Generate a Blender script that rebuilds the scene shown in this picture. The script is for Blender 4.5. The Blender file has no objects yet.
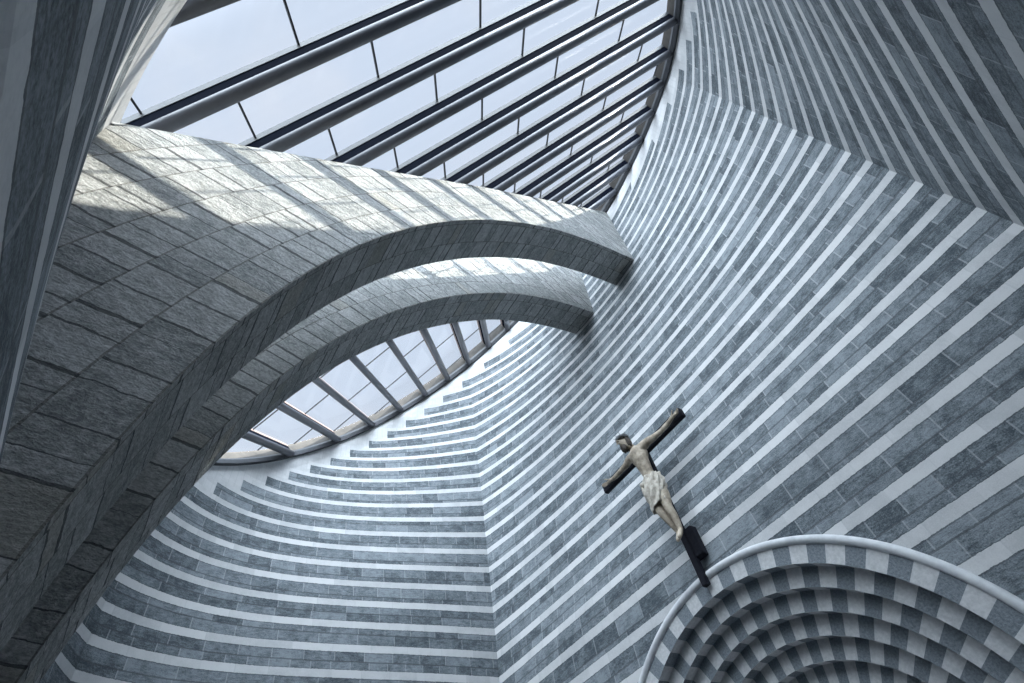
import bpy, bmesh, math, random
from mathutils import Vector, Matrix
random.seed(7)
S = bpy.context.scene
COL = S.collection

# ---------------------------------------------------------------- measures (survey units of one stripe pitch -> metres)
U = 0.45
EYE = 1.6
def W(x, y, z): return Vector((x*U, y*U, z*U + EYE))
Z0 = 9.312                      # height of a white course centre
EX, EY = 15.4173, 11.2582       # half axes of the roof ellipse
XC, YC = 11.5641, 7.2855        # corners of the room
ZR, TT = 23.4514, 0.9449        # plane of the round roof
NRM = Vector((0, -TT, 1)).normalized()
SL = math.sqrt(1 + TT*TT)
ZF = -EYE/U                     # floor level

# ---------------------------------------------------------------- camera
cam = bpy.data.cameras.new('camera')
cam.sensor_width = 36.0
cam.lens = 518.7332/1024*36
cam.shift_x = -4.7222/1024
cam.shift_y = -3.3373/1024
cam.clip_start = 0.02
camo = bpy.data.objects.new('camera', cam)
COL.objects.link(camo)
RX = Vector((0.528, 0.836, -0.148)).normalized()
BK = -Vector((-0.428, 0.413, 0.804)).normalized()
UP = BK.cross(RX).normalized(); RX = UP.cross(BK)
mw = Matrix((RX, UP, BK)).transposed().to_4x4()
mw.translation = W(8.6754, -6.2743, 0)
camo.matrix_world = mw
S.camera = camo

# ---------------------------------------------------------------- sky, sun, exposure
S.view_settings.view_transform = 'Standard'
S.view_settings.look = 'None'
S.view_settings.exposure = 0.0
S.view_settings.gamma = 1.0
S.view_settings.use_curve_mapping = False

SUN_AZ, SUN_EL, SUN_E = math.radians(23.0), math.radians(41.0), 14.0
sdir = Vector((math.cos(SUN_AZ)*math.cos(SUN_EL), math.sin(SUN_AZ)*math.cos(SUN_EL), math.sin(SUN_EL)))
sl = bpy.data.lights.new('sun', 'SUN'); sl.energy = SUN_E; sl.angle = math.radians(0.6); sl.color = (1.0, 0.94, 0.83)
so = bpy.data.objects.new('sun', sl); COL.objects.link(so)
so.rotation_euler = sdir.to_track_quat('Z', 'Y').to_euler()
so.location = W(0, 0, 0) + sdir*40

class NT:
    """tiny node-graph writer"""
    def __init__(s, tree): s.t = tree; s.n = tree.nodes; s.l = tree.links
    def node(s, typ, **kw):
        n = s.n.new(typ)
        for k, v in kw.items(): setattr(n, k, v)
        return n
    def put(s, sock, v):
        if isinstance(v, bpy.types.NodeSocket): s.l.new(v, sock)
        elif v is not None: sock.default_value = v
    def m(s, op, a, b=None, c=None, clamp=False):
        n = s.node('ShaderNodeMath', operation=op, use_clamp=clamp)
        for i, v in enumerate((a, b, c)):
            if v is not None: s.put(n.inputs[i], v)
        return n.outputs[0]
    def mix(s, f, a, b, blend='MIX'):
        n = s.node('ShaderNodeMix', data_type='RGBA', blend_type=blend)
        s.put(n.inputs['Factor'], f)
        ca = [i for i in n.inputs if i.type == 'RGBA']
        s.put(ca[0], (*a, 1) if isinstance(a, tuple) else a); s.put(ca[1], (*b, 1) if isinstance(b, tuple) else b)
        return [o for o in n.outputs if o.type == 'RGBA'][0]
    def xyz(s, x, y, z):
        n = s.node('ShaderNodeCombineXYZ')
        for i, v in enumerate((x, y, z)): s.put(n.inputs[i], v)
        return n.outputs[0]
    def sep(s, v):
        n = s.node('ShaderNodeSeparateXYZ'); s.put(n.inputs[0], v); return n.outputs
    def noise(s, vec, scale, detail=4, rough=0.55):
        n = s.node('ShaderNodeTexNoise'); s.put(n.inputs['Vector'], vec)
        n.inputs['Scale'].default_value = scale; n.inputs['Detail'].default_value = detail; n.inputs['Roughness'].default_value = rough
        return n.outputs['Fac']
    def rand(s, vec):
        n = s.node('ShaderNodeTexWhiteNoise', noise_dimensions='3D'); s.put(n.inputs['Vector'], vec); return n.outputs['Value']
    def ramp(s, f, a, b):           # smooth 0..1 between a and b
        n = s.node('ShaderNodeMapRange', interpolation_type='SMOOTHSTEP'); s.put(n.inputs['Value'], f)
        n.inputs['From Min'].default_value = a; n.inputs['From Max'].default_value = b
        return n.outputs['Result']

world = bpy.data.worlds.new('world'); S.world = world; world.use_nodes = True
wt = NT(world.node_tree); wt.n.clear()
wc = wt.node('ShaderNodeTexCoord').outputs['Generated']
wx, wy, wz = wt.sep(wc)
SKY_TOP, SKY_LOW = (0.68, 0.775, 0.94), (0.78, 0.85, 0.96)
BRIGHT = 9.5                      # added sky glow, out of view, that brightens the walls inside
skyc = wt.mix(wt.ramp(wz, 0.35, 0.85), SKY_LOW, SKY_TOP)
cl = wt.ramp(wt.noise(wc, 3.2, 5), 0.48, 0.72)
skyc = wt.mix(wt.m('MULTIPLY', cl, 0.35), skyc, (0.86, 0.88, 0.96))
FILL_DIR = Vector((0.42, -0.78, 0.46)).normalized()
dt_ = wt.node('ShaderNodeVectorMath', operation='DOT_PRODUCT'); wt.l.new(wc, dt_.inputs[0]); dt_.inputs[1].default_value = FILL_DIR
sky_fill = wt.m('MULTIPLY', wt.ramp(dt_.outputs['Value'], 0.50, 0.92), wt.ramp(wz, -0.05, 0.10))
skyc = wt.mix(wt.ramp(sky_fill, 0.0, 0.25), skyc, (0.78, 0.87, 0.97))
SIDE_FILL_DIR = Vector((0.68, 0.02, 0.73)).normalized()      # second glow added beside the sun to brighten the arch faces
da_ = wt.node('ShaderNodeVectorMath', operation='DOT_PRODUCT'); wt.l.new(wc, da_.inputs[0]); da_.inputs[1].default_value = SIDE_FILL_DIR
side_fill = wt.ramp(da_.outputs['Value'], 0.79, 0.97)
stg = wt.m('ADD', wt.m('MULTIPLY_ADD', sky_fill, BRIGHT, 1.0), wt.m('MULTIPLY', side_fill, 10.0))
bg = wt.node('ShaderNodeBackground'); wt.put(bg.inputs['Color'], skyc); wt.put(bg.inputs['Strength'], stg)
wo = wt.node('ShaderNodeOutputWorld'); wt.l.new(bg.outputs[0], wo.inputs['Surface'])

# ---------------------------------------------------------------- materials
def newmat(name):
    m = bpy.data.materials.new(name); m.use_nodes = True
    t = NT(m.node_tree); b = t.n['Principled BSDF']
    return m, t, b
def bump(t, b, h, strength=0.5, dist=0.02):
    n = t.node('ShaderNodeBump'); n.inputs['Strength'].default_value = strength; n.inputs['Distance'].default_value = dist
    t.put(n.inputs['Height'], h); t.l.new(n.outputs[0], b.inputs['Normal'])

DARK_A, DARK_B = (0.055, 0.071, 0.084), (0.25, 0.283, 0.310)
MARBLE_A, MARBLE_B = (0.41, 0.425, 0.44), (0.55, 0.56, 0.57)

def mat_wall():
    m, t, b = newmat('striped_masonry')
    geo = t.node('ShaderNodeNewGeometry'); px, py, pz = t.sep(geo.outputs['Position'])
    uv = t.node('ShaderNodeUVMap', uv_map='run'); u = t.sep(uv.outputs[0])[0]
    P = t.node('ShaderNodeTexCoord').outputs['Object']
    wob = t.m('MULTIPLY_ADD', t.noise(P, 2.5, 3), 0.035, -0.0175)
    wob = t.m('ADD', wob, t.m('MULTIPLY_ADD', t.noise(P, 26.0, 4), 0.05, -0.025))
    zc = t.m('ADD', t.m('MULTIPLY_ADD', pz, 1/U, -EYE/U - Z0 - 0.15), wob)
    kd = t.m('FLOOR', zc); fr = t.m('SUBTRACT', zc, kd)
    dpos = t.m('DIVIDE', fr, 0.70)
    # dark courses end before the rim of the roof
    ringz = t.m('MULTIPLY_ADD', py, TT/U, ZR)
    top = t.m('ADD', kd, Z0 + 0.15 + 0.70)
    rim = t.m('LESS_THAN', t.m('SUBTRACT', ringz, top), 1.05)
    white = t.m('MAXIMUM', t.m('GREATER_THAN', fr, 0.70), rim)
    r1 = t.rand(t.xyz(kd, 3.3, 1.7))
    split = t.m('MULTIPLY_ADD', r1, 0.5, 0.22)
    up = t.m('GREATER_THAN', dpos, split)
    course = t.m('ADD', t.m('MULTIPLY_ADD', kd, 3.0, up), t.m('MULTIPLY', white, 1.5))
    rc = t.rand(t.xyz(course, 8.1, 0.4))
    ln = t.m('MULTIPLY_ADD', rc, 0.40, 0.32)
    un = t.m('ADD', t.m('DIVIDE', u, ln), t.m('MULTIPLY', rc, 37.0))
    ub = t.m('FLOOR', un); uf = t.m('MULTIPLY', t.m('SUBTRACT', un, ub), ln)
    vj = t.m('LESS_THAN', uf, 0.016)
    hj = t.m('LESS_THAN', t.m('ABSOLUTE', t.m('SUBTRACT', dpos, split)), 0.035)
    ej = t.m('MAXIMUM', t.m('GREATER_THAN', dpos, 0.955), t.m('LESS_THAN', dpos, 0.03))
    rb = t.rand(t.xyz(ub, course, 2.2))
    n1 = t.noise(P, 5.0, 6, 0.65); n2 = t.noise(t.xyz(u, t.m('MULTIPLY', pz, 3.2), t.m('MULTIPLY', rb, 20.0)), 11.0, 7, 0.75)
    n3 = t.noise(P, 90.0, 3, 0.7)
    tone = t.m('ADD', t.m('MULTIPLY', rb, 0.26), t.m('ADD', t.m('MULTIPLY', n1, 0.7), t.m('MULTIPLY', t.m('ADD', n2, n3), 0.9)))
    tone = t.ramp(tone, 1.08, 1.68)
    dark = t.mix(tone, DARK_A, DARK_B)
    dark = t.mix(t.m('MULTIPLY', vj, 0.38), dark, (0.46, 0.48, 0.50))
    dark = t.mix(t.m('MULTIPLY', t.m('MAXIMUM', hj, ej), 0.65), dark, (0.07, 0.08, 0.09))
    mar = t.mix(t.ramp(t.m('MULTIPLY_ADD', rb, 0.35, t.m('MULTIPLY', t.m('ADD', n1, n3), 0.75)), 0.55, 1.15), MARBLE_A, MARBLE_B)
    mar = t.mix(t.m('MULTIPLY', t.ramp(t.noise(P, 9.0, 8, 0.75), 0.60, 0.72), 0.25), mar, (0.45, 0.47, 0.50))
    # upright slabs in the pale rim
    slab = t.m('LESS_THAN', t.m('FRACT', t.m('DIVIDE', u, 0.13)), 0.10)
    mar = t.mix(t.m('MULTIPLY', t.m('MAXIMUM', t.m('MULTIPLY', vj, 0.7), t.m('MULTIPLY', slab, rim)), 0.32), mar, (0.36, 0.38, 0.40))
    t.put(b.inputs['Base Color'], t.mix(white, dark, mar))
    t.put(b.inputs['Roughness'], t.m('MULTIPLY_ADD', white, -0.15, 0.85))
    b.inputs['Specular IOR Level'].default_value = 0.25
    dh = t.m('ADD', t.m('MULTIPLY_ADD', n2, 0.5, t.m('MULTIPLY', n1, 0.6)), t.m('MULTIPLY', rb, 0.5))
    dh = t.m('SUBTRACT', dh, t.m('MULTIPLY', t.m('MAXIMUM', hj, vj), 0.5))
    h = t.m('ADD', t.m('MULTIPLY', t.m('SUBTRACT', 1.0, white), dh), t.m('MULTIPLY', white, 1.0))
    bump(t, b, h, 0.9, 0.022)
    return m

def mat_arch():
    """riven granite voussoirs: u runs along the arc, v across the courses (metres)"""
    m, t, b = newmat('granite_blocks')
    uv = t.node('ShaderNodeUVMap', uv_map='run'); u, v, _ = t.sep(uv.outputs[0])
    P = t.node('ShaderNodeTexCoord').outputs['Object']
    w = t.m('MULTIPLY_ADD', t.noise(P, 7.0, 4), 0.05, -0.025)
    vn = t.m('DIVIDE', t.m('ADD', v, t.m('MULTIPLY', w, 0.3)), 0.385); vb = t.m('FLOOR', vn); vf = t.m('MULTIPLY', t.m('SUBTRACT', vn, vb), 0.385)
    r = t.rand(t.xyz(vb, 5.0, 1.0))
    un = t.m('ADD', t.m('DIVIDE', t.m('ADD', u, w), 0.25), t.m('MULTIPLY', r, 11.0))
    # uneven block widths: shift every second joint at random
    uh = t.m('DIVIDE', un, 2.0); ubb = t.m('FLOOR', uh); uff = t.m('SUBTRACT', uh, ubb)
    sp = t.m('MULTIPLY_ADD', t.rand(t.xyz(ubb, vb, 7.0)), 0.5, 0.25)
    second = t.m('GREATER_THAN', uff, sp)
    ub = t.m('ADD', t.m('MULTIPLY', ubb, 2.0), second)
    dj = t.m('MINIMUM', uff, t.m('ABSOLUTE', t.m('SUBTRACT', uff, sp)))
    rb = t.rand(t.xyz(ub, vb, 4.0))
    wide = t.m('MULTIPLY_ADD', rb, 0.036, 0.008)
    uj = t.m('LESS_THAN', dj, wide)
    vj = t.m('LESS_THAN', vf, 0.014)
    st = t.node('ShaderNodeMapping'); t.put(st.inputs['Vector'], t.xyz(u, t.m('MULTIPLY', v, 0.55), t.m('MULTIPLY', rb, 9.0)))
    n1 = t.noise(st.outputs[0], 13.0, 8, 0.72); n2 = t.noise(st.outputs[0], 55.0, 5, 0.75)
    tone = t.ramp(t.m('ADD', t.m('MULTIPLY', rb, 0.13), t.m('ADD', t.m('MULTIPLY', n1, 0.7), t.m('MULTIPLY', n2, 0.8))), 0.58, 1.06)
    c = t.mix(tone, (0.25, 0.27, 0.272), (0.70, 0.715, 0.71))
    c = t.mix(t.m('MULTIPLY', t.m('LESS_THAN', t.rand(t.xyz(ub, vb, 9.0)), 0.05), 0.3), c, (0.40, 0.37, 0.29))
    c = t.mix(t.m('MULTIPLY', vj, 0.6), c, (0.14, 0.13, 0.11))
    c = t.mix(t.m('MULTIPLY', uj, 0.8), c, (0.05, 0.055, 0.06))
    t.put(b.inputs['Base Color'], c); b.inputs['Roughness'].default_value = 0.9; b.inputs['Specular IOR Level'].default_value = 0.2
    h = t.m('ADD', t.m('MULTIPLY', n1, 1.3), t.m('MULTIPLY_ADD', n2, 0.35, t.m('MULTIPLY', rb, 0.35)))
    h = t.m('SUBTRACT', h, t.m('MULTIPLY', t.m('MAXIMUM', uj, t.m('MULTIPLY', vj, 0.5)), 0.9))
    bump(t, b, h, 1.0, 0.13)
    return m

def mat_plain(name, c1, c2, scale=12.0, rough=0.6, metal=0.0, bs=0.2, bd=0.004, spec=0.4):
    m, t, b = newmat(name)
    P = t.node('ShaderNodeTexCoord').outputs['Object']
    n = t.noise(P, scale, 6, 0.65)
    t.put(b.inputs['Base Color'], t.mix(t.ramp(n, 0.3, 0.7), c1, c2))
    b.inputs['Roughness'].default_value = rough; b.inputs['Metallic'].default_value = metal
    b.inputs['Specular IOR Level'].default_value = spec
    bump(t, b, n, bs, bd)
    return m

def mat_glass():
    m = bpy.data.materials.new('clear_glazing'); m.use_nodes = True
    t = NT(m.node_tree); t.n.clear()
    P = t.node('ShaderNodeTexCoord').outputs['Object']
    tint = t.mix(t.noise(P, 0.6, 2), (0.97, 0.985, 0.99), (0.985, 0.99, 0.99))
    tr = t.node('ShaderNodeBsdfTransparent'); t.put(tr.inputs['Color'], tint)
    gl = t.node('ShaderNodeBsdfGlossy'); gl.inputs['Roughness'].default_value = 0.03
    g = t.node('ShaderNodeNewGeometry'); dt = t.node('ShaderNodeVectorMath', operation='DOT_PRODUCT')
    t.l.new(g.outputs['Incoming'], dt.inputs[0]); t.l.new(g.outputs['Normal'], dt.inputs[1])
    fac = t.m('MULTIPLY_ADD', t.m('POWER', t.m('SUBTRACT', 1.0, t.m('ABSOLUTE', dt.outputs['Value'])), 5.0), 0.5, 0.02)
    mx = t.node('ShaderNodeMixShader'); t.l.new(fac, mx.inputs[0]); t.l.new(tr.outputs[0], mx.inputs[1]); t.l.new(gl.outputs[0], mx.inputs[2])
    o = t.node('ShaderNodeOutputMaterial'); t.l.new(mx.outputs[0], o.inputs['Surface'])
    return m

M_WALL = mat_wall(); M_ARCH = mat_arch(); M_GLASS = mat_glass()
M_DARKSTONE = mat_plain('dark_granite', (0.12, 0.142, 0.162), (0.22, 0.248, 0.275), 45, 0.85, 0, 0.6, 0.012, 0.25)
M_MARBLE = mat_plain('white_marble', MARBLE_A, MARBLE_B, 22, 0.7, 0, 0.15, 0.004, 0.3)
M_RIM = mat_plain('grey_marble', (0.50, 0.52, 0.55), (0.62, 0.64, 0.66), 8, 0.6, 0, 0.15, 0.004)
M_TUBE = mat_plain('grey_painted_steel', (0.085, 0.092, 0.11), (0.105, 0.112, 0.13), 5, 0.38, 0.0, 0.05, 0.001, 0.5)
M_PLATE = mat_plain('dark_steel', (0.004, 0.006, 0.012), (0.006, 0.008, 0.014), 5, 0.9, 0.0, 0.05, 0.001, 0.02)
M_ALU = mat_plain('aluminium_bar', (0.05, 0.056, 0.064), (0.07, 0.076, 0.084), 5, 0.5, 0.0, 0.05, 0.001, 0.5)
M_TAUPE = mat_plain('taupe_bar', (0.22, 0.17, 0.155), (0.28, 0.22, 0.20), 5, 0.6, 0.0, 0.05, 0.001, 0.3)
M_FRAME = mat_plain('charcoal_steel', (0.035, 0.04, 0.048), (0.05, 0.055, 0.062), 5, 0.55, 0.0, 0.05, 0.001, 0.4)
M_KERB = mat_plain('pale_roof_kerb', (0.06, 0.058, 0.055), (0.085, 0.08, 0.075), 5, 0.8, 0.0, 0.2, 0.004, 0.3)
M_BLACKWOOD = mat_plain('black_painted_wood', (0.005, 0.006, 0.011), (0.010, 0.011, 0.017), 18, 0.7, 0, 0.15, 0.002, 0.15)
M_BODY = mat_plain('painted_carved_wood', (0.20, 0.165, 0.125), (0.46, 0.40, 0.32), 9, 0.65, 0, 0.2, 0.004)
M_CLOTH = mat_plain('cream_painted_cloth', (0.28, 0.255, 0.215), (0.54, 0.505, 0.445), 14, 0.75, 0, 0.4, 0.008)
M_HAIR = mat_plain('dark_painted_hair', (0.02, 0.016, 0.013), (0.055, 0.042, 0.034), 30, 0.7, 0, 0.5, 0.006)
M_CROWN = mat_plain('weathered_grey_crown', (0.10, 0.11, 0.12), (0.17, 0.18, 0.19), 30, 0.8, 0, 0.5, 0.006)
M_FLOOR = mat_plain('stone_floor', (0.20, 0.21, 0.22), (0.36, 0.37, 0.38), 3, 0.6, 0, 0.1, 0.003)

# ---------------------------------------------------------------- object helpers
def link(name, bm, mats, parent=None, smooth=False, loc=None):
    """link a bmesh as one object; loc moves the origin there (mesh given in world coordinates)"""
    me = bpy.data.meshes.new(name)
    if loc is not None: bmesh.ops.translate(bm, verts=bm.verts, vec=-Vector(loc))
    bmesh.ops.recalc_face_normals(bm, faces=bm.faces)
    bm.to_mesh(me); bm.free()
    for m in (mats if isinstance(mats, (list, tuple)) else [mats]): me.materials.append(m)
    if smooth:
        for p in me.polygons: p.use_smooth = True
    o = bpy.data.objects.new(name, me); COL.objects.link(o)
    if parent is not None:
        o.parent = parent
        if loc is not None: o.location = Vector(loc) - parent.location
    elif loc is not None: o.location = loc
    return o
def tag(o, label=None, cat=None, group=None, kind=None):
    if label: o['label'] = label
    if cat: o['category'] = cat
    if group: o['group'] = group
    if kind: o['kind'] = kind
    return o
def thing(name, loc, label, cat, group=None):
    o = bpy.data.objects.new(name, None); COL.objects.link(o); o.location = loc; o.empty_display_size = 0.1
    return tag(o, label, cat, group)
def bar(bm, a, b, side, up, w, h):
    """box along a-b, width w along side, height h along up, centred"""
    vs = []
    for p in (a, b):
        for sx, sy in ((-1, -1), (1, -1), (1, 1), (-1, 1)):
            vs.append(bm.verts.new(p + side*(sx*w/2) + up*(sy*h/2)))
    for q in ((0, 1, 2, 3), (7, 6, 5, 4), (0, 4, 5, 1), (1, 5, 6, 2), (2, 6, 7, 3), (3, 7, 4, 0)): bm.faces.new([vs[i] for i in q])
def sweep(bm, pts, frames, prof, closed=False):
    """profile (list of 2-D points) carried along pts with frames (side, up)"""
    rings = []
    for p, (s, u) in zip(pts, frames): rings.append([bm.verts.new(p + s*x + u*y) for x, y in prof])
    n = len(prof); k = len(rings)
    for i in range(k if closed else k-1):
        A, B = rings[i], rings[(i+1) % k]
        for j in range(n): bm.faces.new((A[j], A[(j+1) % n], B[(j+1) % n], B[j]))
    if not closed:
        bm.faces.new(rings[0]); bm.faces.new(rings[-1][::-1])
def circ(r, n): return [(r*math.cos(2*math.pi*i/n), r*math.sin(2*math.pi*i/n)) for i in range(n)]

# ---------------------------------------------------------------- the room: walls swelling from a rectangle to an ellipse
def clamp(v, a=0.0, b=1.0): return max(a, min(b, v))
def ellx(y): return EX*math.sqrt(max(1-(y/EY)**2, 0.0))
def elly(x): return EY*math.sqrt(max(1-(x/EX)**2, 0.0))
def corner(z): return XC - 0.0012*(z-Z0), YC + 0.0179*(z-Z0)
def s_alt(z): return clamp((z-8.9893)/24.8009)**0.8888
def s_side(y, z):
    a = 4.28 + 0.29*y; b = 22.37 + 0.82*y
    return clamp((z-a)/(b-a))**(1.26 + 0.03*y)
def s_back(x, z):
    top = 0.91 + 0.035*clamp(2-x, 0, 6)
    u = max(z-1.3, 0)/(11.3*top)
    return top*u/(1+u**8)**0.125
YB = -0.25
def ends(z, sg=1):
    """depth of the front and back corners at height z; both reach the ellipse as the swelling completes"""
    xc, yc = corner(z); ye = elly(xc)
    return xc, yc + s_alt(z)*(ye-yc), yc+YB + s_back(sg*xc, z)*(ye-yc-YB), ye
def wall_pt(side, t, z):
    xc, cf, cb, ye = ends(z, -1 if side == 'left' else 1); yc = corner(z)[1]
    if side == 'altar':
        x = t*xc; return x, yc + s_alt(z)*(elly(x)-yc)
    if side == 'back':
        x = t*xc; return x, -(yc+YB + s_back(x, z)*(elly(x)-yc-YB))
    y = -cb + (t*0.5+0.5)*(cf+cb)
    k = 1 + (ye/cf-1)*y/cf if y > 0 else 1 + (ye/cb-1)*(-y/cb)
    x = xc + s_side(y, z)*(ellx(y*k)-xc)
    return (-x if side == 'left' else x), y
def wall_top(side, t, k=1.0):
    z = 20.0
    for _ in range(60):
        x, y = wall_pt(side, t, z); z = 0.5*z + 0.5*(ZR + TT*y*k)
    return z

def build_wall(side, nu=72, nv=60):
    bm = bmesh.new(); lay = bm.loops.layers.uv.new('run')
    G = []
    K = 1.07
    for i in range(nu+1):
        t = -1 + 2*i/nu
        z1 = wall_top(side, t); z1o = wall_top(side, t, K)
        ci, co = [], []
        for j in range(nv+1):
            v = j/nv
            z = ZF + (z1-ZF)*v
            x, y = wall_pt(side, t, z); ci.append(bm.verts.new(W(x, y, z)))
            x, y = wall_pt(side, t, z); co.append(bm.verts.new(W(x*K, y*K, ZF + (z1o-ZF)*v)))
        G.append((ci, co))
    def quad(a, b, c, d): return bm.faces.new((a, b, c, d))
    acc = 0.0; us = [0.0]
    for i in range(1, nu+1):
        acc += (G[i][0][nv//2].co - G[i-1][0][nv//2].co).xy.length; us.append(acc)
    uvof = {}
    for i in range(nu+1):
        for k in (0, 1):
            for j in range(nv+1): uvof[G[i][k][j]] = us[i]
    for i in range(nu):
        for j in range(nv):
            quad(G[i][0][j], G[i+1][0][j], G[i+1][0][j+1], G[i][0][j+1])
            quad(G[i][1][j], G[i][1][j+1], G[i+1][1][j+1], G[i+1][1][j])
        quad(G[i][0][nv], G[i+1][0][nv], G[i+1][1][nv], G[i][1][nv])
        quad(G[i][0][0], G[i][1][0], G[i+1][1][0], G[i+1][0][0])
    for e in (0, nu):
        for j in range(nv): quad(G[e][0][j], G[e][0][j+1], G[e][1][j+1], G[e][1][j])
    for f in bm.faces:
        for l in f.loops: l[lay].uv = (uvof[l.vert], l.vert.co.z)
    o = link('wall_'+side, bm, M_WALL)
    tag(o, kind='structure')
    return o
walls = {s: build_wall(s) for s in ('altar', 'left', 'right', 'back')}

# floor slab
bm = bmesh.new()
vs = [bm.verts.new(W(x, y, ZF)) for x, y in ((-12.5, -8), (12.5, -8), (12.5, 8), (-12.5, 8))]
lo = [bm.verts.new(v.co - Vector((0, 0, 0.2))) for v in vs]
bm.faces.new(vs); bm.faces.new(lo[::-1])
for i in range(4): bm.faces.new((vs[i], lo[i], lo[(i+1) % 4], vs[(i+1) % 4]))
tag(link('floor', bm, M_FLOOR), kind='structure')

# ---------------------------------------------------------------- the altar niche: receding chequered arches
NC = (0.14, 1.143); NY = 7.12; STEP_D = 0.38
# cut the doorway of the niche out of the altar wall
def cut_wall():
    bm = bmesh.new(); r = 5.9
    out = [(NC[0]+r, ZF-1)] + [(NC[0]+r*math.cos(math.pi*i/64), NC[1]+r*math.sin(math.pi*i/64)) for i in range(65)] + [(NC[0]-r, ZF-1)]
    A = [bm.verts.new(W(x, 6.0, z)) for x, z in out]; B = [bm.verts.new(W(x, 9.5, z)) for x, z in out]
    bm.faces.new(A); bm.faces.new(B[::-1])
    for i in range(len(out)): bm.faces.new((A[i], B[i], B[(i+1) % len(out)], A[(i+1) % len(out)]))
    cutter = link('cutter', bm, M_WALL)
    w = walls['altar']
    md = w.modifiers.new('cut', 'BOOLEAN'); md.object = cutter; md.operation = 'DIFFERENCE'; md.solver = 'EXACT'
    dg = bpy.context.evaluated_depsgraph_get(); dg.update()
    me = bpy.data.meshes.new_from_object(w.evaluated_get(dg))
    w.modifiers.clear(); w.data = me
    bpy.data.objects.remove(cutter)
cut_wall()

niche = thing('altar_niche', W(NC[0], NY, ZF), None, None); niche['kind'] = 'structure'
radii = [6.14, 5.64] + [5.64 - 0.485*i for i in range(1, 10)]
for j in range(10):
    ro, ri = radii[j], radii[j+1]
    y0 = NY + STEP_D*j; y1 = y0 + STEP_D + (0.03 if j < 9 else 0.3)
    bm = bmesh.new()
    th = math.pi*5.0/40; nleg = int((NC[1]-ZF)/th) + 1
    joints = []
    for i in range(nleg, 0, -1): joints.append(('L', max(ZF, NC[1]-th*(i-0.5)-0.0)))
    ang = [-2.25 + 4.5*i for i in range(1, 41)]
    # right leg, arc, left leg
    pts = lambda r: ([(NC[0]+r, z) for k, z in joints] + [(NC[0]+r*math.cos(math.radians(a)), NC[1]+r*math.sin(math.radians(a))) for a in ang]
                     + [(NC[0]-r, z) for k, z in joints[::-1]])
    po, pi_ = pts(ro), pts(ri)
    nz = len(joints)
    rows = []
    for (xo, zo), (xi, zi) in zip(po, pi_):
        rows.append([bm.verts.new(W(xo, y0, zo)), bm.verts.new(W(xi, y0, zi)), bm.verts.new(W(xi, y1, zi)), bm.verts.new(W(xo, y1, zo))])
    for k in range(len(rows)-1):
        A, B = rows[k], rows[k+1]
        # tile centred at angle 4.5*(k-nz+1); even tiles of even rings are white
        idx = k - nz + 1
        wf = (idx + j) % 2 == 0
        for q in range(4):
            f = bm.faces.new((A[q], A[(q+1) % 4], B[(q+1) % 4], B[q]))
            f.material_index = 0 if (wf if q in (0, 2, 3) else not wf) else 1
    bm.faces.new(rows[0]); bm.faces.new(rows[-1][::-1])
    link('arch_course', bm, [M_MARBLE, M_DARKSTONE], niche, loc=W(NC[0], y0, NC[1]))
# back panel of the niche
bm = bmesh.new(); r = radii[-1] + 0.3
out = [(NC[0]+r, ZF)] + [(NC[0]+r*math.cos(math.pi*i/32), NC[1]+r*math.sin(math.pi*i/32)) for i in range(33)] + [(NC[0]-r, ZF)]
yb_ = NY + STEP_D*10
A = [bm.verts.new(W(x, yb_, z)) for x, z in out]; B = [bm.verts.new(W(x, yb_+0.3, z)) for x, z in out]
bm.faces.new(A); bm.faces.new(B[::-1])
for i in range(len(out)): bm.faces.new((A[i], B[i], B[(i+1) % len(out)], A[(i+1) % len(out)]))
link('back_panel', bm, M_DARKSTONE, niche, loc=W(NC[0], yb_, NC[1]))
# rounded marble moulding round the mouth
bm = bmesh.new()
RM = 6.20
path = [(NC[0]+RM, ZF, 1, 0), (NC[0]+RM, NC[1]-1.5, 1, 0)] + [(NC[0]+RM*math.cos(math.pi*i/96), NC[1]+RM*math.sin(math.pi*i/96), math.cos(math.pi*i/96), math.sin(math.pi*i/96)) for i in range(97)] + [(NC[0]-RM, NC[1]-1.5, -1, 0), (NC[0]-RM, ZF, -1, 0)]
sweep(bm, [W(x, NY-0.0, z) for x, z, _, _ in path], [(Vector((nx, 0, nz)), Vector((0, 1, 0))) for _, _, nx, nz in path], circ(0.11*U, 12))
link('rim_moulding', bm, M_RIM, niche, smooth=True, loc=W(NC[0], NY, NC[1]))

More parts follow.
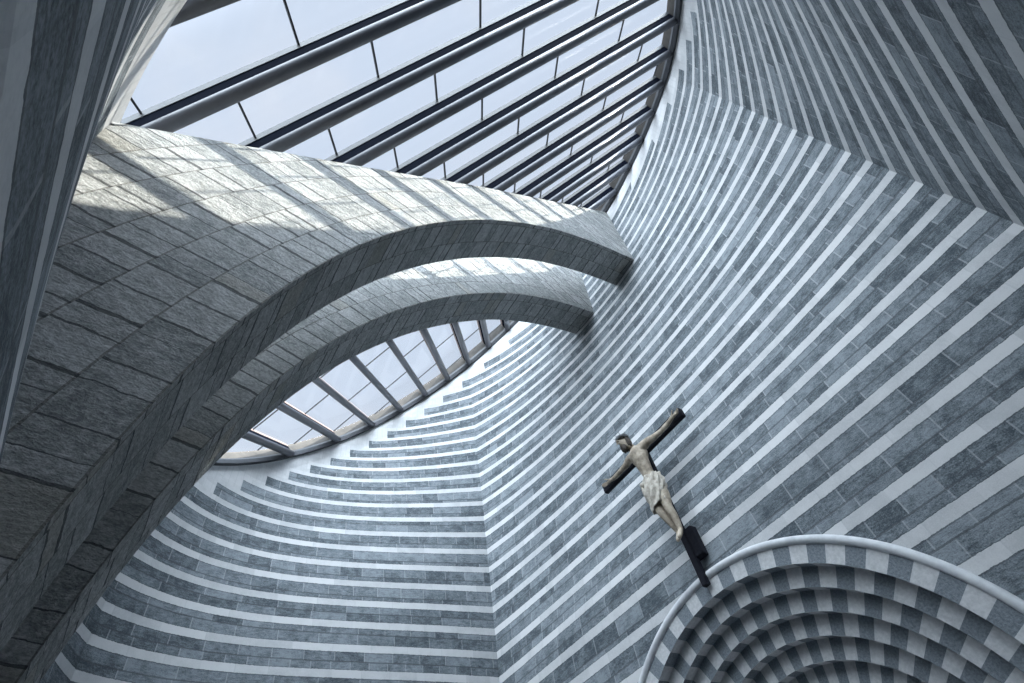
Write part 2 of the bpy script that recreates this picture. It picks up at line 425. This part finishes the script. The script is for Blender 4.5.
# ---------------------------------------------------------------- the twin stone arches
AC = (19.131, 1.162); AR = 26.605
def y_alt(x, z): 
    xc, yc = corner(z); return yc + s_alt(z)*(elly(x)-yc)
def y_back(x, z):
    xc, yc = corner(z); return -(yc+YB + s_back(x, z)*(elly(x)-yc-YB))
def build_arch(x0, x1, label, drop=0.0):
    bm = bmesh.new(); lay = bm.loops.layers.uv.new('run')
    xm = (x0+x1)/2
    N, MR = 150, 10
    rows = []
    for i in range(N+1):
        a = math.radians(182.5 - (182.5-103.0)*i/N)
        ca, sa = math.cos(a), math.sin(a)
        P = lambda r: (AC[0]+r*ca, AC[1]+r*sa)
        r_in = AR - 0.62*clamp((AC[0]+AR*ca-3.5)/6.5)**1.5
        while True:                                    # keep inside the altar wall's thickness
            y, z = P(r_in)
            if y > y_alt(xm, min(z, 34.5)) + 0.35: r_in += 0.02
            else: break
        outs = []
        for dz in (drop, 0.85*clamp((1.5-AC[0]-AR*ca)/8.5)):                         # the top may fall towards the gap between the arches
            r_out = r_in
            while r_out < AR + 30:
                y, z = P(r_out)
                if z > ZR + TT*y - dz or y < y_back(xm, min(z, 13.5)) - 0.35: break
                r_out += 0.02
            outs.append(max(r_out, r_in + 0.05))
        rows.append((a, r_in, outs))
    def vert(x, a, r): return bm.verts.new(W(x, AC[0]+r*math.cos(a), AC[1]+r*math.sin(a)))
    G = {}
    for si, x in ((0, x0), (1, x1 + 0.05)):
        for i, (a, ri, ro) in enumerate(rows):
            for j in range(MR+1): G[si, i, j] = vert(x, a, ri + (ro[si]-ri)*j/MR)
    def face(keys, fn):
        f = bm.faces.new([G[k] for k in keys])
        for l, k in zip(f.loops, keys):
            a, ri, ro = rows[k[1]]; r = ri + (ro[k[0]]-ri)*k[2]/MR
            l[lay].uv = fn(k, a, r)
    side = lambda k, a, r: ((math.pi-a)*(AR*0.75+r*0.25)*U, (r-AR)*U + 10*(k[0]+1)*0.385)
    cross = lambda k, a, r: ((math.pi-a)*AR*U, (x0 if k[0] == 0 else x1)*U + 50.05)
    for i in range(N):
        for j in range(MR):
            face(((0, i, j), (0, i+1, j), (0, i+1, j+1), (0, i, j+1)), side)
            face(((1, i, j), (1, i, j+1), (1, i+1, j+1), (1, i+1, j)), side)
        face(((0, i, 0), (1, i, 0), (1, i+1, 0), (0, i+1, 0)), cross)
        face(((0, i, MR), (0, i+1, MR), (1, i+1, MR), (1, i, MR)), cross)
    for i in (0, N):
        for j in range(MR): face(((0, i, j), (0, i, j+1), (1, i, j+1), (1, i, j)), side)
    o = link('stone_arch', bm, M_ARCH)
    tag(o, label, 'arch', 'twin stone arches under the roof', 'thing')
    return o
build_arch(0.93, 2.75, 'broad grey granite arch with sun stripes across its face, the nearer and larger of two', 0.85)
build_arch(-3.0, -1.25, 'grey granite arch half hidden behind the nearer arch, beside the low roof window')

# ---------------------------------------------------------------- the roof: ring, kerb, glass, beams
HG = 0.86                                              # glass above the rim plane, in units
def RP(x, w, h=0.0):                                   # roof point: x, distance w up the slope, h above the plane
    y = w/SL; return W(x, y, ZR + TT*y) + NRM*(h*U)
RW = EY*SL                                             # half size along the slope (about EX: a circle)
def ring_frames(k, h, n=200):
    pts, fr = [], []
    for i in range(n):
        a = 2*math.pi*i/n
        pts.append(RP(EX*k*math.cos(a), RW*k*math.sin(a), h))
        d = (RP(EX*math.cos(a), RW*math.sin(a)) - RP(0, 0)).normalized()
        fr.append((d, NRM))
    return pts, fr
bm = bmesh.new(); p, f = ring_frames(1.0, 0.0)
sweep(bm, p, f, [(-0.16*U, -0.02*U), (0.10*U, -0.02*U), (0.10*U, 0.40*U), (-0.04*U, 0.40*U), (-0.16*U, 0.22*U)], True)
o = link('roof_ring', bm, M_FRAME, loc=RP(0, 0)); tag(o, 'dark steel ring edging the round glass roof along the wall tops', 'frame')
bm = bmesh.new(); p, f = ring_frames(1.0, 0.0)
sweep(bm, p, f, [(0.02*U, 0.38*U), (0.30*U, 0.38*U), (0.30*U, 0.95*U), (0.10*U, 0.95*U)], True)
o = link('trim_1', bm, M_KERB, loc=RP(0, 0)); tag(o, kind='structure')

bm = bmesh.new()
bar(bm, RP(-2.2, -RW*0.985, 0.44), RP(-2.2, RW*0.985, 0.44), Vector((1, 0, 0)), NRM, 0.4*U, 0.86*U)  # unseen bar added on top of the rear arch to block stray sun
tag(link('sun_blocker', bm, M_KERB, loc=RP(-2.2, 0, 0.4)), kind='structure')

bx, bw = 0.660, 0.751
_l = math.hypot(bx, bw); bx /= _l; bw /= _l
def clip_line(c, sgn, xs):
    """line of beam c on side sgn: start at x = xs and run to the ring; returns (x, w) start, end"""
    # point = c*n + s*b ; n = (-bw, bx), b = (bx, bw)
    P = lambda s: (sgn*(-c*bw + s*bx), c*bx + s*bw)
    s0 = (abs(xs)*(1 if sgn*xs > 0 else -1) + c*bw)/bx
    s1 = s0
    x, w = P(s0)
    if (x/EX)**2 + (w/RW)**2 >= 0.995:
        # starts outside: step in
        while s1 < s0 + 40 and (P(s1)[0]/EX)**2 + (P(s1)[1]/RW)**2 >= 0.995: s1 += 0.01
        s0 = s1
        if s1 >= s0 + 40: return None
    s1 = s0
    while (P(s1)[0]/EX)**2 + (P(s1)[1]/RW)**2 < 0.995 and s1 < s0 + 60: s1 += 0.01
    if s1 - s0 < 0.8: return None
    return P(s0), P(s1)
def add_beam(c, sgn, xs, label, group):
    r = clip_line(c, sgn, xs)
    if r is None: return None
    (xa, wa), (xb, wb) = r
    A0, B0 = RP(xa, wa), RP(xb, wb)
    d = (B0-A0).normalized(); side = NRM.cross(d).normalized()
    root = thing('roof_beam', A0, label, 'beam', group); root['kind'] = 'thing'
    bm = bmesh.new(); sweep(bm, [A0 + NRM*(0.19*U), B0 + NRM*(0.19*U)], [(side, NRM)]*2, circ(0.19*U, 20))
    link('tube', bm, M_TUBE, root, smooth=False, loc=A0)
    for p in root.children[0].data.polygons: p.use_smooth = len(p.vertices) == 4
    bm = bmesh.new(); bar(bm, A0 + NRM*(0.52*U), B0 + NRM*(0.52*U), side, NRM, 0.16*U, 0.32*U)
    link('web_plate', bm, M_PLATE, root, loc=A0)
    bm = bmesh.new(); bar(bm, A0 + NRM*(0.77*U), B0 + NRM*(0.77*U), side, NRM, 0.20*U, 0.18*U)
    tag(link('glazing_bar', bm, M_ALU if sgn > 0 else M_TAUPE, root, loc=A0), 'grey glazing bar' if sgn > 0 else 'taupe glazing bar')
    return root
ORD = ['lowest', 'second', 'third', 'fourth', 'fifth', 'sixth', 'seventh', 'eighth', 'ninth', 'tenth', 'eleventh', 'twelfth', 'thirteenth', 'fourteenth']
RIGHT_C = [-13.12] + [-12.9 + 1.94*k for k in range(1, 11)]
kk = 0
n_right = 0
rights = []
for c in RIGHT_C:
    b_ = add_beam(c, 1, 1.0, 'x', 'tube beams right of the arches')
    if b_: rights.append((c, b_))
for k, (c, b_) in enumerate(rights):
    n = len(rights)-1-k
    b_['label'] = 'grey tube roof beam over the sunlit arch, ' + ('nearest to the altar wall' if n == 0 else ORD[n] + ' from the altar wall')
LEFT_C = [-1.55 - 1.98*k for k in range(0, 7)]
LEFT_C = sorted(LEFT_C + [-1.55+1.98*k for k in (1, 2, 3, 4)])
lefts = []
for c in LEFT_C:
    b_ = add_beam(c, -1, -1.3, 'x', 'tube beams in the low window left of the arches')
    if b_: lefts.append((c, b_))
for k, (c, b_) in enumerate(lefts):
    b_['label'] = 'blue-grey roof beam in the window under the arches, ' + ('first' if k == 0 else ORD[k]) + ' from the left'

# glazing: one sheet each side of the arches and one over the gap, with thin muntins
def glass_sheet(name, xa, xb):
    bm = bmesh.new(); N = 60
    top, bot = [], []
    for i in range(N+1):
        x = xa + (xb-xa)*i/N
        w = RW*math.sqrt(max(1-(x/(EX*1.001))**2, 0.0))
        top.append((x, w)); bot.append((x, -w))
    out = top + bot[::-1]
    A = [bm.verts.new(RP(x, w, HG)) for x, w in out]; B = [bm.verts.new(RP(x, w, HG+0.03)) for x, w in out]
    bm.faces.new(A); bm.faces.new(B[::-1])
    for i in range(len(out)): bm.faces.new((A[i], B[i], B[(i+1) % len(out)], A[(i+1) % len(out)]))
    bmesh.ops.remove_doubles(bm, verts=bm.verts, dist=1e-5)
    o = link(name, bm, M_GLASS, loc=RP((xa+xb)/2, 0, HG)); tag(o, kind='structure'); return o
win = {1: glass_sheet('window_1', 0.02, EX-0.02), -1: glass_sheet('window_2', -EX+0.02, -0.02)}
def muntins(cs, sgn, xstart, dx):
    step = abs(cs[-1]-cs[-2])
    for c in list(cs) + [cs[-1]+step]:
        x = xstart
        while x < EX:
            # bottom end sits on beam c; runs up-valley to the beam before it
            x2, w2 = x, (c*bx + ((x + c*bw)/bx)*bw)
            x1_, w1_ = x2 + step*bw, w2 - step*bx
            ok = [(xx/EX)**2 + (ww/RW)**2 < 0.99 for xx, ww in ((x1_, w1_), (x2, w2))]
            if any(ok):
                a, b = (x2, w2), (x1_, w1_)
                if not all(ok):
                    if not ok[0]: pass
                    else: a, b = b, a
                    t = 0.0
                    while t < 1 and ((a[0]+(b[0]-a[0])*t)/EX)**2 + ((a[1]+(b[1]-a[1])*t)/RW)**2 < 0.99: t += 0.01
                    b = (a[0]+(b[0]-a[0])*t, a[1]+(b[1]-a[1])*t)
                A0, B0 = RP(sgn*a[0], a[1], HG-0.06), RP(sgn*b[0], b[1], HG-0.06)
                if (B0-A0).length > 0.1:
                    d = (B0-A0).normalized(); bm = bmesh.new(); bar(bm, A0, B0, NRM.cross(d), NRM, (0.055 if sgn > 0 else 0.035)*U, 0.06*U)
                    link('muntin', bm, M_FRAME, win[sgn], loc=A0)
            x += dx
muntins([c for c, _ in rights], 1, 2.45, 2.85)
muntins([c for c, _ in lefts], -1, 2.45, 2.85)

# ---------------------------------------------------------------- the crucifix over the niche
CX_Y = 6.95
base = W(0, CX_Y, 7.05)
cru = thing('crucifix', base, 'black wooden crucifix with a pale carved figure, standing on the rim of the chequered niche', 'crucifix')
ex, ey, ez = Vector((1, 0, 0)), Vector((0, 1, 0)), Vector((0, 0, 1))
def beam_mesh(a, b, side, up, w, h):
    bm = bmesh.new(); bar(bm, a, b, side, up, w, h)
    bmesh.ops.recalc_face_normals(bm, faces=bm.faces)
    bmesh.ops.bevel(bm, geom=list(bm.edges), offset=0.008, segments=2, affect='EDGES'); return bm
link('cross_bar', beam_mesh(W(-2.38, CX_Y, 12.20), W(2.10, CX_Y, 12.20), ey, ez, 0.20*U, 0.36*U), M_BLACKWOOD, cru, loc=W(0, CX_Y, 12.2))
link('cross_post', beam_mesh(W(0, CX_Y+0.02, 7.05), W(0, CX_Y+0.02, 12.55), ex, ey, 0.21*U, 0.18*U), M_BLACKWOOD, cru, loc=W(0, CX_Y, 9))
link('foot_block', beam_mesh(W(0.18, CX_Y+0.12, 7.85), W(0.18, CX_Y+0.12, 8.80), ex, ey, 0.40*U, 0.28*U), M_BLACKWOOD, cru, loc=W(0.1, CX_Y, 8.4))

def skin_mesh(name, chains, mat, parent, levels=2, root=0, loc=None):
    """chains: list of [(point, radius), ...]; a point already used joins the chains"""
    me = bpy.data.meshes.new(name); verts, rad, edges, idx = [], [], [], {}
    for ch in chains:
        prev = None
        for p, r in ch:
            k = tuple(round(v, 5) for v in p)
            if k not in idx: idx[k] = len(verts); verts.append(p - (loc or Vector())); rad.append(r)
            i = idx[k]
            if prev is not None and prev != i: edges.append((prev, i))
            prev = i
    me.from_pydata(verts, edges, []); me.update()
    o = bpy.data.objects.new(name, me); COL.objects.link(o)
    sk = o.modifiers.new('skin', 'SKIN'); sk.use_smooth_shade = True; sk.branch_smoothing = 0.4
    for i, sv in enumerate(me.skin_vertices[0].data):
        r = rad[i]; sv.radius = r if isinstance(r, tuple) else (r, r); sv.use_root = (i == root)
    ss = o.modifiers.new('sub', 'SUBSURF'); ss.levels = levels; ss.render_levels = levels
    me.materials.append(mat)
    dg = bpy.context.evaluated_depsgraph_get(); dg.update()
    m2 = bpy.data.meshes.new_from_object(o.evaluated_get(dg)); o.modifiers.clear(); o.data = m2
    for p in m2.polygons: p.use_smooth = True
    o.parent = parent
    if loc is not None: o.location = loc - parent.location
    return o

F_Y = CX_Y - 0.26
def J(x, z, fwd=0.0): return W(x + 0.10, F_Y - fwd, z)
pel = J(0.0, 10.35, 0.18); bel = J(-0.02, 10.80, 0.20); wai = J(-0.04, 11.05, 0.22); che = J(-0.06, 11.55, 0.26); upc = J(-0.07, 11.86, 0.22)
nek = J(-0.12, 12.16, 0.28); jaw = J(-0.24, 12.33, 0.42); hed = J(-0.32, 12.55, 0.50); crn = J(-0.33, 12.72, 0.46)
m = U
chains = [[(pel, (0.33*m, 0.24*m)), (bel, (0.29*m, 0.20*m)), (wai, (0.32*m, 0.23*m)), (che, (0.48*m, 0.30*m)), (upc, (0.42*m, 0.23*m)), (nek, 0.125*m), (jaw, 0.15*m), (hed, (0.20*m, 0.215*m)), (crn, 0.15*m)]]
for s in (-1, 1):
    sh = J(s*0.48-0.06, 11.98, 0.20)
    el = J(s*1.14-0.05, 11.98 if s > 0 else 12.02, 0.06); wr = J(s*1.76-0.12, 12.14, -0.06); hp = J(s*1.92-0.12, 12.17, -0.06)
    chains.append([(upc, (0.42*m, 0.23*m)), (sh, 0.16*m), (J(s*0.80-0.05, 11.96, 0.12), 0.125*m), (el, 0.09*m), (J(s*1.44-0.09, 12.05, 0.0), 0.10*m), (wr, 0.068*m), (hp, (0.085*m, 0.05*m))])
    for q, (dz, ln, fw) in enumerate(((0.06, 0.20, 0.05), (0.02, 0.235, 0.06), (-0.02, 0.22, 0.06), (-0.06, 0.18, 0.05))):
        chains.append([(hp, (0.085*m, 0.05*m)), (J(s*2.00-0.12, 12.17+dz, -0.05), 0.022*m), (J(s*(2.00+ln*0.55)-0.12, 12.17+dz*1.2, fw*0.6-0.05), 0.021*m), (J(s*(2.00+ln*0.8)-0.12, 12.16+dz*1.1, fw*1.8-0.05), 0.018*m)])
    chains.append([(wr, 0.068*m), (J(s*1.87-0.12, 12.26, 0.0), 0.026*m), (J(s*1.97-0.12, 12.31, 0.05), 0.021*m)])
    hip = J(s*0.20, 10.15, 0.18); kn = J(s*0.15+0.08, 9.32, 0.36); an = J(s*0.08+0.14, 8.58, 0.14 + (0.08 if s > 0 else 0.0))
    ft = J(s*0.07+0.15, 8.40, 0.26 + (0.08 if s > 0 else 0.0)); toe = J(s*0.07+0.14, 8.22, 0.40 + (0.07 if s > 0 else 0.0))
    chains.append([(pel, (0.33*m, 0.24*m)), (hip, 0.235*m), (J(s*0.19+0.03, 9.75, 0.28), 0.205*m), (kn, 0.145*m), (J(s*0.12+0.12, 9.05, 0.27), 0.14*m), (an, 0.08*m), (ft, 0.085*m), (toe, 0.055*m)])
fd = Vector((-0.45, -0.80, -0.45)).normalized()
chains.append([(hed, (0.20*m, 0.215*m)), (hed + fd*0.215*m, 0.035*m), (hed + fd*0.245*m - ez*0.035*m, 0.022*m)])   # nose
body = skin_mesh('corpus', chains, M_BODY, cru, 2, 0, W(0, F_Y, 10.5))
tag(body, 'pale carved body with arms spread along the bar')
# face: nose, brow, eyes modelled on the head as part of the hair/beard children
fdir = Vector((-0.45, -0.80, -0.45)).normalized()
def blob(bm, c, rx, ry, rz, seg=16):
    r = bmesh.ops.create_uvsphere(bm, u_segments=seg, v_segments=seg//2+2, radius=1.0)
    for v in r['verts']: v.co = Vector((v.co.x*rx, v.co.y*ry, v.co.z*rz)) + c
bm = bmesh.new(); blob(bm, J(-0.31, 12.66, 0.40), 0.215*m, 0.23*m, 0.17*m)
for k in range(9):                                    # locks falling to the shoulders
    a = math.radians(-20 + 200*k/8)
    blob(bm, J(-0.30 + 0.20*math.cos(a), 12.42 - 0.03*(k % 2), 0.40 - 0.18*math.sin(a)), 0.06*m, 0.06*m, 0.22*m, 10)
hair = link('hair', bm, M_HAIR, body, smooth=True); hair.location = -body.location - cru.location
for s in (-1, 1):
    e = hed + fd*0.195*m + Vector((0.80, -0.45, 0)).normalized()*(s*0.075*m) + ez*0.035*m
    bm = bmesh.new(); blob(bm, e, 0.030*m, 0.026*m, 0.016*m, 8)
    eo = link('eye', bm, M_HAIR, body, smooth=True); eo.location = -body.location - cru.location
bm = bmesh.new(); blob(bm, jaw + Vector((-0.05, -0.10, -0.10))*m, 0.10*m, 0.10*m, 0.15*m, 12)
beard = link('beard', bm, M_HAIR, body, smooth=True); beard.location = -body.location - cru.location
bm = bmesh.new()
cc = J(-0.32, 12.70, 0.42); nn = 36
for s in range(3):
    pts = []; fr = []
    for i in range(nn):
        a = 2*math.pi*i/nn; rr = 0.225*m + 0.012*m*math.sin(7*a+s*2)
        d = Vector((math.cos(a), math.sin(a), 0)); pts.append(cc + d*rr + ez*(0.03*m*(s-1) + 0.015*m*math.sin(5*a+s*2.1))); fr.append((d, ez))
    sweep(bm, pts, fr, circ(0.03*m, 6), True)
for i in range(18):
    a = 2*math.pi*i/18; d = Vector((math.cos(a), math.sin(a), 0.4*math.sin(3*i)))
    sweep(bm, [cc + d*0.22*m, cc + d*0.31*m], [(d.cross(ez).normalized(), ez)]*2, circ(0.010*m, 4))
blob(bm, J(-0.31, 12.76, 0.40), 0.19*m, 0.20*m, 0.12*m)
crown = link('crown', bm, M_CROWN, body, smooth=True); crown.location = -body.location - cru.location
tag(crown, 'grey woven crown on the head')
# loincloth: pleated wrap round the hips with a hanging knot
bm = bmesh.new()
rings = []
NR, NS = 16, 72
for j in range(NR+1):
    v = j/NR; z = 10.72 - 1.12*v
    rx = (0.35 + 0.06*math.sin(math.pi*min(1, v*1.3)))*m; ry = (0.27 + 0.05*math.sin(math.pi*min(1, v*1.2)))*m
    cxy = J(0.0 - 0.01*v, z, 0.20 + 0.10*v)
    ring = []
    for i in range(NS):
        a = 2*math.pi*i/NS
        pl = 0.032*m*math.sin(11*a + 9*v + 2.2*math.sin(2*a)) + 0.026*m*math.sin(23*v*math.pi/4 + 3*math.sin(a) + 5*a)
        dz = 0.12*m*math.sin(a*1.0+0.6)*v - 0.05*m*math.cos(2*a)*v
        ring.append(bm.verts.new(cxy + Vector((math.cos(a)*(rx+pl), math.sin(a)*(ry+pl), dz))))
    rings.append(ring)
for j in range(NR):
    for i in range(NS): bm.faces.new((rings[j][i], rings[j][(i+1) % NS], rings[j+1][(i+1) % NS], rings[j+1][i]))
blob(bm, J(-0.30, 10.55, 0.40), 0.11*m, 0.10*m, 0.12*m, 12)
for k in range(3): blob(bm, J(-0.33+0.05*k, 10.25-0.10*k, 0.46), 0.05*m, 0.05*m, 0.26*m, 10)
lc = link('loincloth', bm, M_CLOTH, body, smooth=True); lc.location = -body.location - cru.location
lc.modifiers.new('thickness', 'SOLIDIFY').thickness = 0.008
tag(lc, 'cream pleated cloth wrapped round the hips')
